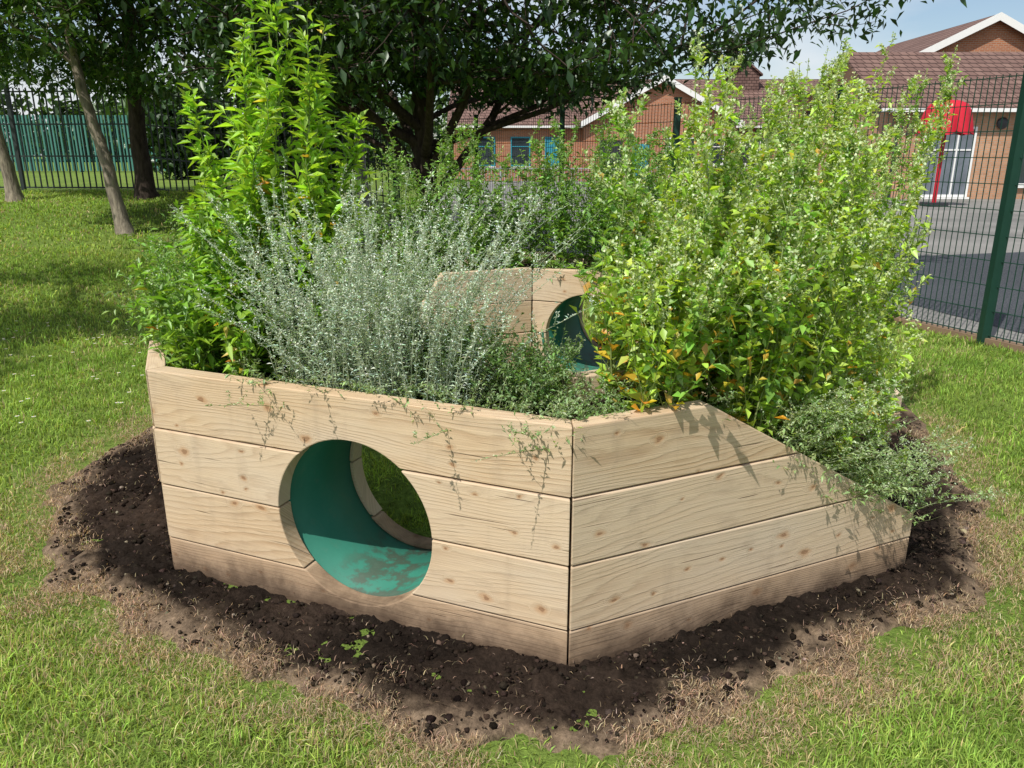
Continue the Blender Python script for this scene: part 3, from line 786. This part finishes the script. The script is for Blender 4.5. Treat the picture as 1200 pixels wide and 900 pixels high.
mb.build('distant_trees', M_tleaf)
mb = MB()
for (x, y, hh, wd) in [(-9.6, 24, 2.6, 1.3), (-7.5, 38, 3.4, 2.5), (-5.4, 21, 2.4, 1.3)]:
    n = 3500; th = norm(rng.normal(size=(n, 3))); rad_ = rng.uniform(.5, 1.08, n)[:, None]
    P_ = np.array([x, y, z(x, y)+hh*.5])+th*rad_*np.array([wd, wd, hh*.5])+rng.normal(0, .12, (n, 3))
    leaves(mb, P_, rng.normal(size=(n, 3)), .26, .16, vary([.03, .07, .016], n, .25, .06))
mb.build('hedge_bushes', M_tleaf)

# ------------------------------------------------------------------ fences
def prism(V, F, p, q, hw):
    p = Vector(p); q = Vector(q); d = (q-p).normalized()
    ref = Vector((0, 0, 1)) if abs(d.z) < .9 else Vector((1, 0, 0))
    a = d.cross(ref).normalized()*hw; b = d.cross(a).normalized()*hw
    i = len(V)
    for e in (p, q):
        for s in ((1, 1), (-1, 1), (-1, -1), (1, -1)): V.append(tuple(e+a*s[0]+b*s[1]))
    for k in range(4): F.append((i+k, i+(k+1) % 4, i+4+(k+1) % 4, i+4+k))
    F.append((i+3, i+2, i+1, i)); F.append((i+4, i+5, i+6, i+7))
def mesh_fence(name, posts, H_, mat, dv, hz, wr, pw, base=.06):
    e = empty(name, (posts[0][0], posts[0][1], 0)); V = []; F = []; PV = []; PF = []
    ox, oy = posts[0]
    for k, (x, y) in enumerate(posts):
        zz = z(x, y); prism(PV, PF, (x-ox, y-oy, zz-.1), (x-ox, y-oy, zz+H_+.03), pw)
        prism(PV, PF, (x-ox, y-oy, zz+H_+.03), (x-ox, y-oy, zz+H_+.05), pw*1.2)
        if k == len(posts)-1: break
        x2, y2 = posts[k+1]; L = math.hypot(x2-x, y2-y); n = max(2, int(L/dv)); z2 = z(x2, y2)
        for i in range(1, n):
            t = i/n; xx = x+(x2-x)*t-ox; yy = y+(y2-y)*t-oy; z0 = zz+(z2-zz)*t
            prism(V, F, (xx, yy, z0+base), (xx, yy, z0+H_), wr)
        for h in np.arange(base+.02, H_+.01, hz):
            prism(V, F, (x-ox, y-oy, zz+h), (x2-ox, y2-oy, z2+h), wr*1.2)
    polymesh('mesh_panels', e, V, F, mat); polymesh('posts', e, PV, PF, mat)
fp = [(4.85, 4.0), (3.9, 6.2), (3.2, 7.95), (1.95, 9.6), (.72, 11.6), (-.6, 13.6), (-2.2, 15.3)]
mesh_fence('green_mesh_fence', fp, 2.1, M_fgreen, .055, .2, .0028, .034)
mesh_fence('black_railing_fence', [(-2.3, 15.6), (-4.8, 15.7), (-7.3, 15.8), (-9.8, 15.9), (-12.3, 16), (-14.8, 16.1), (-17.3, 16.2)], 1.95, M_fblack, .125, .60, .011, .035)
e = empty('green_palisade_fence', (-34, 34, 0)); V = []; F = []
for i in range(150):
    x = i*.15; prism(V, F, (x, 0, .85), (x, 0, .8+2.3), .034)
prism(V, F, (0, .06, 1.3), (22.5, .06, 1.3), .03); prism(V, F, (0, .06, 2.7), (22.5, .06, 2.7), .03)
for i in range(0, 9): prism(V, F, (i*2.6, .1, .8), (i*2.6, .1, 3.1), .06)
polymesh('pales', e, V, F, M_pal)
V = []; F = []
for k in range(4):
    (x, y), (x2, y2) = fp[k], fp[k+1]; prism(V, F, (x+.02, y+.02, .01), (x2+.02, y2+.02, .01), .045)
polymesh('timber_edging', None, V, F, M_kerb)
e = empty('low_railing', (-2.5, 31, 0)); V = []; F = []
for i in range(0, 110): prism(V, F, (i*.13, 0, .05), (i*.13, 0, 1.0), .012)
for h in (.1, 1.0): prism(V, F, (0, 0, h), (14.3, 0, h), .025)
for i in range(0, 8): prism(V, F, (i*2.04, 0, 0), (i*2.04, 0, 1.08), .035)
polymesh('rails', e, V, F, M_grey)

# ------------------------------------------------------------------ buildings
def gable_block(parent, x0, x1, y0, y1, eave, ridge, axis_, brick, ov=.35, tag='', barge=True):
    V = [(x0, y0, 0), (x1, y0, 0), (x1, y1, 0), (x0, y1, 0), (x0, y0, eave), (x1, y0, eave), (x1, y1, eave), (x0, y1, eave)]
    F = [(0, 1, 5, 4), (1, 2, 6, 5), (2, 3, 7, 6), (3, 0, 4, 7)]
    th = .12
    if axis_ == 'x':
        ym = (y0+y1)/2; V += [(x0, ym, ridge), (x1, ym, ridge)]; F += [(5, 6, 9), (7, 4, 8)]
        k = (ridge-eave)/(ym-y0)
        a, b = x0-ov, x1+ov
        pl = [((a, y0-ov, eave-ov*k), (b, y0-ov, eave-ov*k), (b, ym, ridge), (a, ym, ridge)),
              ((b, y1+ov, eave-ov*k), (a, y1+ov, eave-ov*k), (a, ym, ridge), (b, ym, ridge))]
    else:
        xm = (x0+x1)/2; V += [(xm, y0, ridge), (xm, y1, ridge)]; F += [(4, 5, 8), (6, 7, 9)]
        k = (ridge-eave)/(xm-x0); a, b = y0-ov, y1+ov
        pl = [((x0-ov, b, eave-ov*k), (x0-ov, a, eave-ov*k), (xm, a, ridge), (xm, b, ridge)),
              ((x1+ov, a, eave-ov*k), (x1+ov, b, eave-ov*k), (xm, b, ridge), (xm, a, ridge))]
    polymesh('walls'+tag, parent, V, F, brick)
    for p in pl:
        V = [(v[0], v[1], v[2]+.02) for v in p]+[(v[0], v[1], v[2]+.02+th) for v in p]
        polymesh('roof'+tag, parent, V, [(0, 3, 2, 1), (4, 5, 6, 7), (0, 1, 5, 4), (1, 2, 6, 5), (2, 3, 7, 6), (3, 0, 4, 7)], M_tile)
    if axis_ == 'y' and barge:
        for sx in (-1, 1):
            xe = xm+sx*(xm-x0+ov); y_ = y0-ov-.03
            zz0 = eave-ov*k
            V = [(xe, y_, zz0-.14), (xe, y_, zz0+.18), (xm, y_, ridge+.18), (xm, y_, ridge-.14)]
            V += [(v[0], y_+.025, v[2]) for v in V]
            polymesh('bargeboard'+tag, parent, V, [(0, 1, 2, 3), (7, 6, 5, 4), (0, 4, 5, 1), (1, 5, 6, 2), (3, 2, 6, 7), (0, 3, 7, 4)], M_white)
    if axis_ == 'x':
        box('gutter'+tag, parent, ((x0+x1)/2, y0-ov-.05, eave-ov*k+.06), (x1-x0+2*ov, .1, .12), M_white)
def window(parent, x, y, z0, z1, wd, frame, pane=None, bars=1, mid=True):
    pane = pane or M_glass; zc = (z0+z1)/2; h = z1-z0; f = .08
    box('window_pane', parent, (x, y-.012, zc), (wd-.02, .02, h-.02), pane)
    for sx in (-1, 1): box('window_frame', parent, (x+sx*(wd/2), y-.03, zc), (f, .06, h+f), frame)
    for zz in (z0, z1): box('window_frame', parent, (x, y-.031, zz), (wd-f, .058, f), frame)
    for b in range(1, bars+1): box('window_mullion', parent, (x-wd/2+wd*b/(bars+1), y-.029, zc), (.05, .05, h-f), frame)
    if mid: box('window_transom', parent, (x, y-.026, z0+h*.68), (wd-f, .04, .05), frame)
    box('window_sill', parent, (x, y-.06, z0-.08), (wd+.2, .12, .06), M_white)
sb = empty('school_building', (0, 0, 0))
gable_block(sb, -3.5, 24, 48, 57, 3.25, 6.0, 'x', M_brick, tag='_hall')
gable_block(sb, 4.2, 12.6, 45.5, 52, 3.3, 5.55, 'y', M_brick, tag='_gable_wing')
gable_block(sb, 13.6, 15.4, 51.2, 53.0, 6.3, 7.0, 'y', M_tile, .15, '_cupola', False)
for x in (-1.6, .5): window(sb, x, 48, .9, 2.5, 1.1, M_teal, bars=0)
window(sb, 2.5, 47.98, .9, 2.5, 1.0, M_teal, M_teal, 0)
box('doorway_shade', sb, (5.6, 45.48, 1.15), (1.3, .06, 2.3), M_dark)  # flat panel, its dark colour painted in for the shade of the opening
box('door', sb, (7.3, 45.48, 1.05), (.95, .06, 2.1), M_teal)
window(sb, 9.5, 45.5, 1.0, 2.4, 1.6, M_white, bars=2); window(sb, 11.6, 45.5, 1.0, 2.4, .8, M_white, bars=0)
for x in (14.5, 17.5, 20.5, 22.6): window(sb, x, 48, 1.0, 2.4, 1.8, M_white, bars=2)
cb = empty('classroom_building', (0, 0, 0))
gable_block(cb, 12.9, 34, 28, 35, 3.1, 5.1, 'x', M_brick2, tag='_front')
gable_block(cb, 15.9, 26.1, 36.5, 46, 4.75, 7.2, 'y', M_brick, tag='_hall')
window(cb, 15.2, 28, .12, 2.4, 1.7, M_white, M_blind, 2)
window(cb, 19.0, 28, .5, 2.5, 2.6, M_white, M_glass, 3)
window(cb, 23.5, 28, .5, 2.5, 2.6, M_white, M_glass, 3)
me = bpy.data.meshes.new('wall_lamp'); bm = bmesh.new(); bmesh.ops.create_uvsphere(bm, u_segments=16, v_segments=8, radius=.2)
bm.to_mesh(me); bm.free(); me.materials.append(M_dark); ob = bpy.data.objects.new('wall_lamp', me); ob.location = (16.9, 27.92, 2.55); ob.scale = (1, .4, 1); col.objects.link(ob); ob.parent = cb
box('downpipe', cb, (13.3, 27.93, 1.5), (.09, .09, 2.95), M_dark)

# red parasol
e = empty('red_parasol', (12.85, 24, 0)); mb = MB()
prof = [(.02, 3.05), (.30, 3.03), (.50, 2.94), (.62, 2.76), (.70, 2.50), (.78, 2.18)]
N = 64; V = []
for r_, zz in prof:
    for j in range(N):
        t = j/N*2*math.pi; lob = abs(math.sin(t*4)); k = (3.05-zz)/.87
        rr_ = r_*(1-.22*k*(1-lob)); V.append((rr_*math.cos(t), rr_*math.sin(t), zz-(.12*k*k*lob)))
F = []
for i in range(len(prof)-1):
    for j in range(N):
        a, b = i*N+j, i*N+(j+1) % N; F += [[a, b, b+N], [a, b+N, a+N]]
mb.add(V, F, [.5, .02, .02]); mb.build('canopy', M_red, e, False)
V = []; F = []; prism(V, F, (0, 0, 0), (0, 0, 3.15), .045); polymesh('pole', e, V, F, M_red)
box('base', e, (0, 0, .06), (.6, .6, .12), M_dark, 0, .02)
for k in range(8):
    t = k/8*2*math.pi+math.pi/8; V = []; F = []; prism(V, F, (0, 0, 2.5), (.66*math.cos(t), .66*math.sin(t), 2.32), .01); polymesh('rib', e, V, F, M_dark)
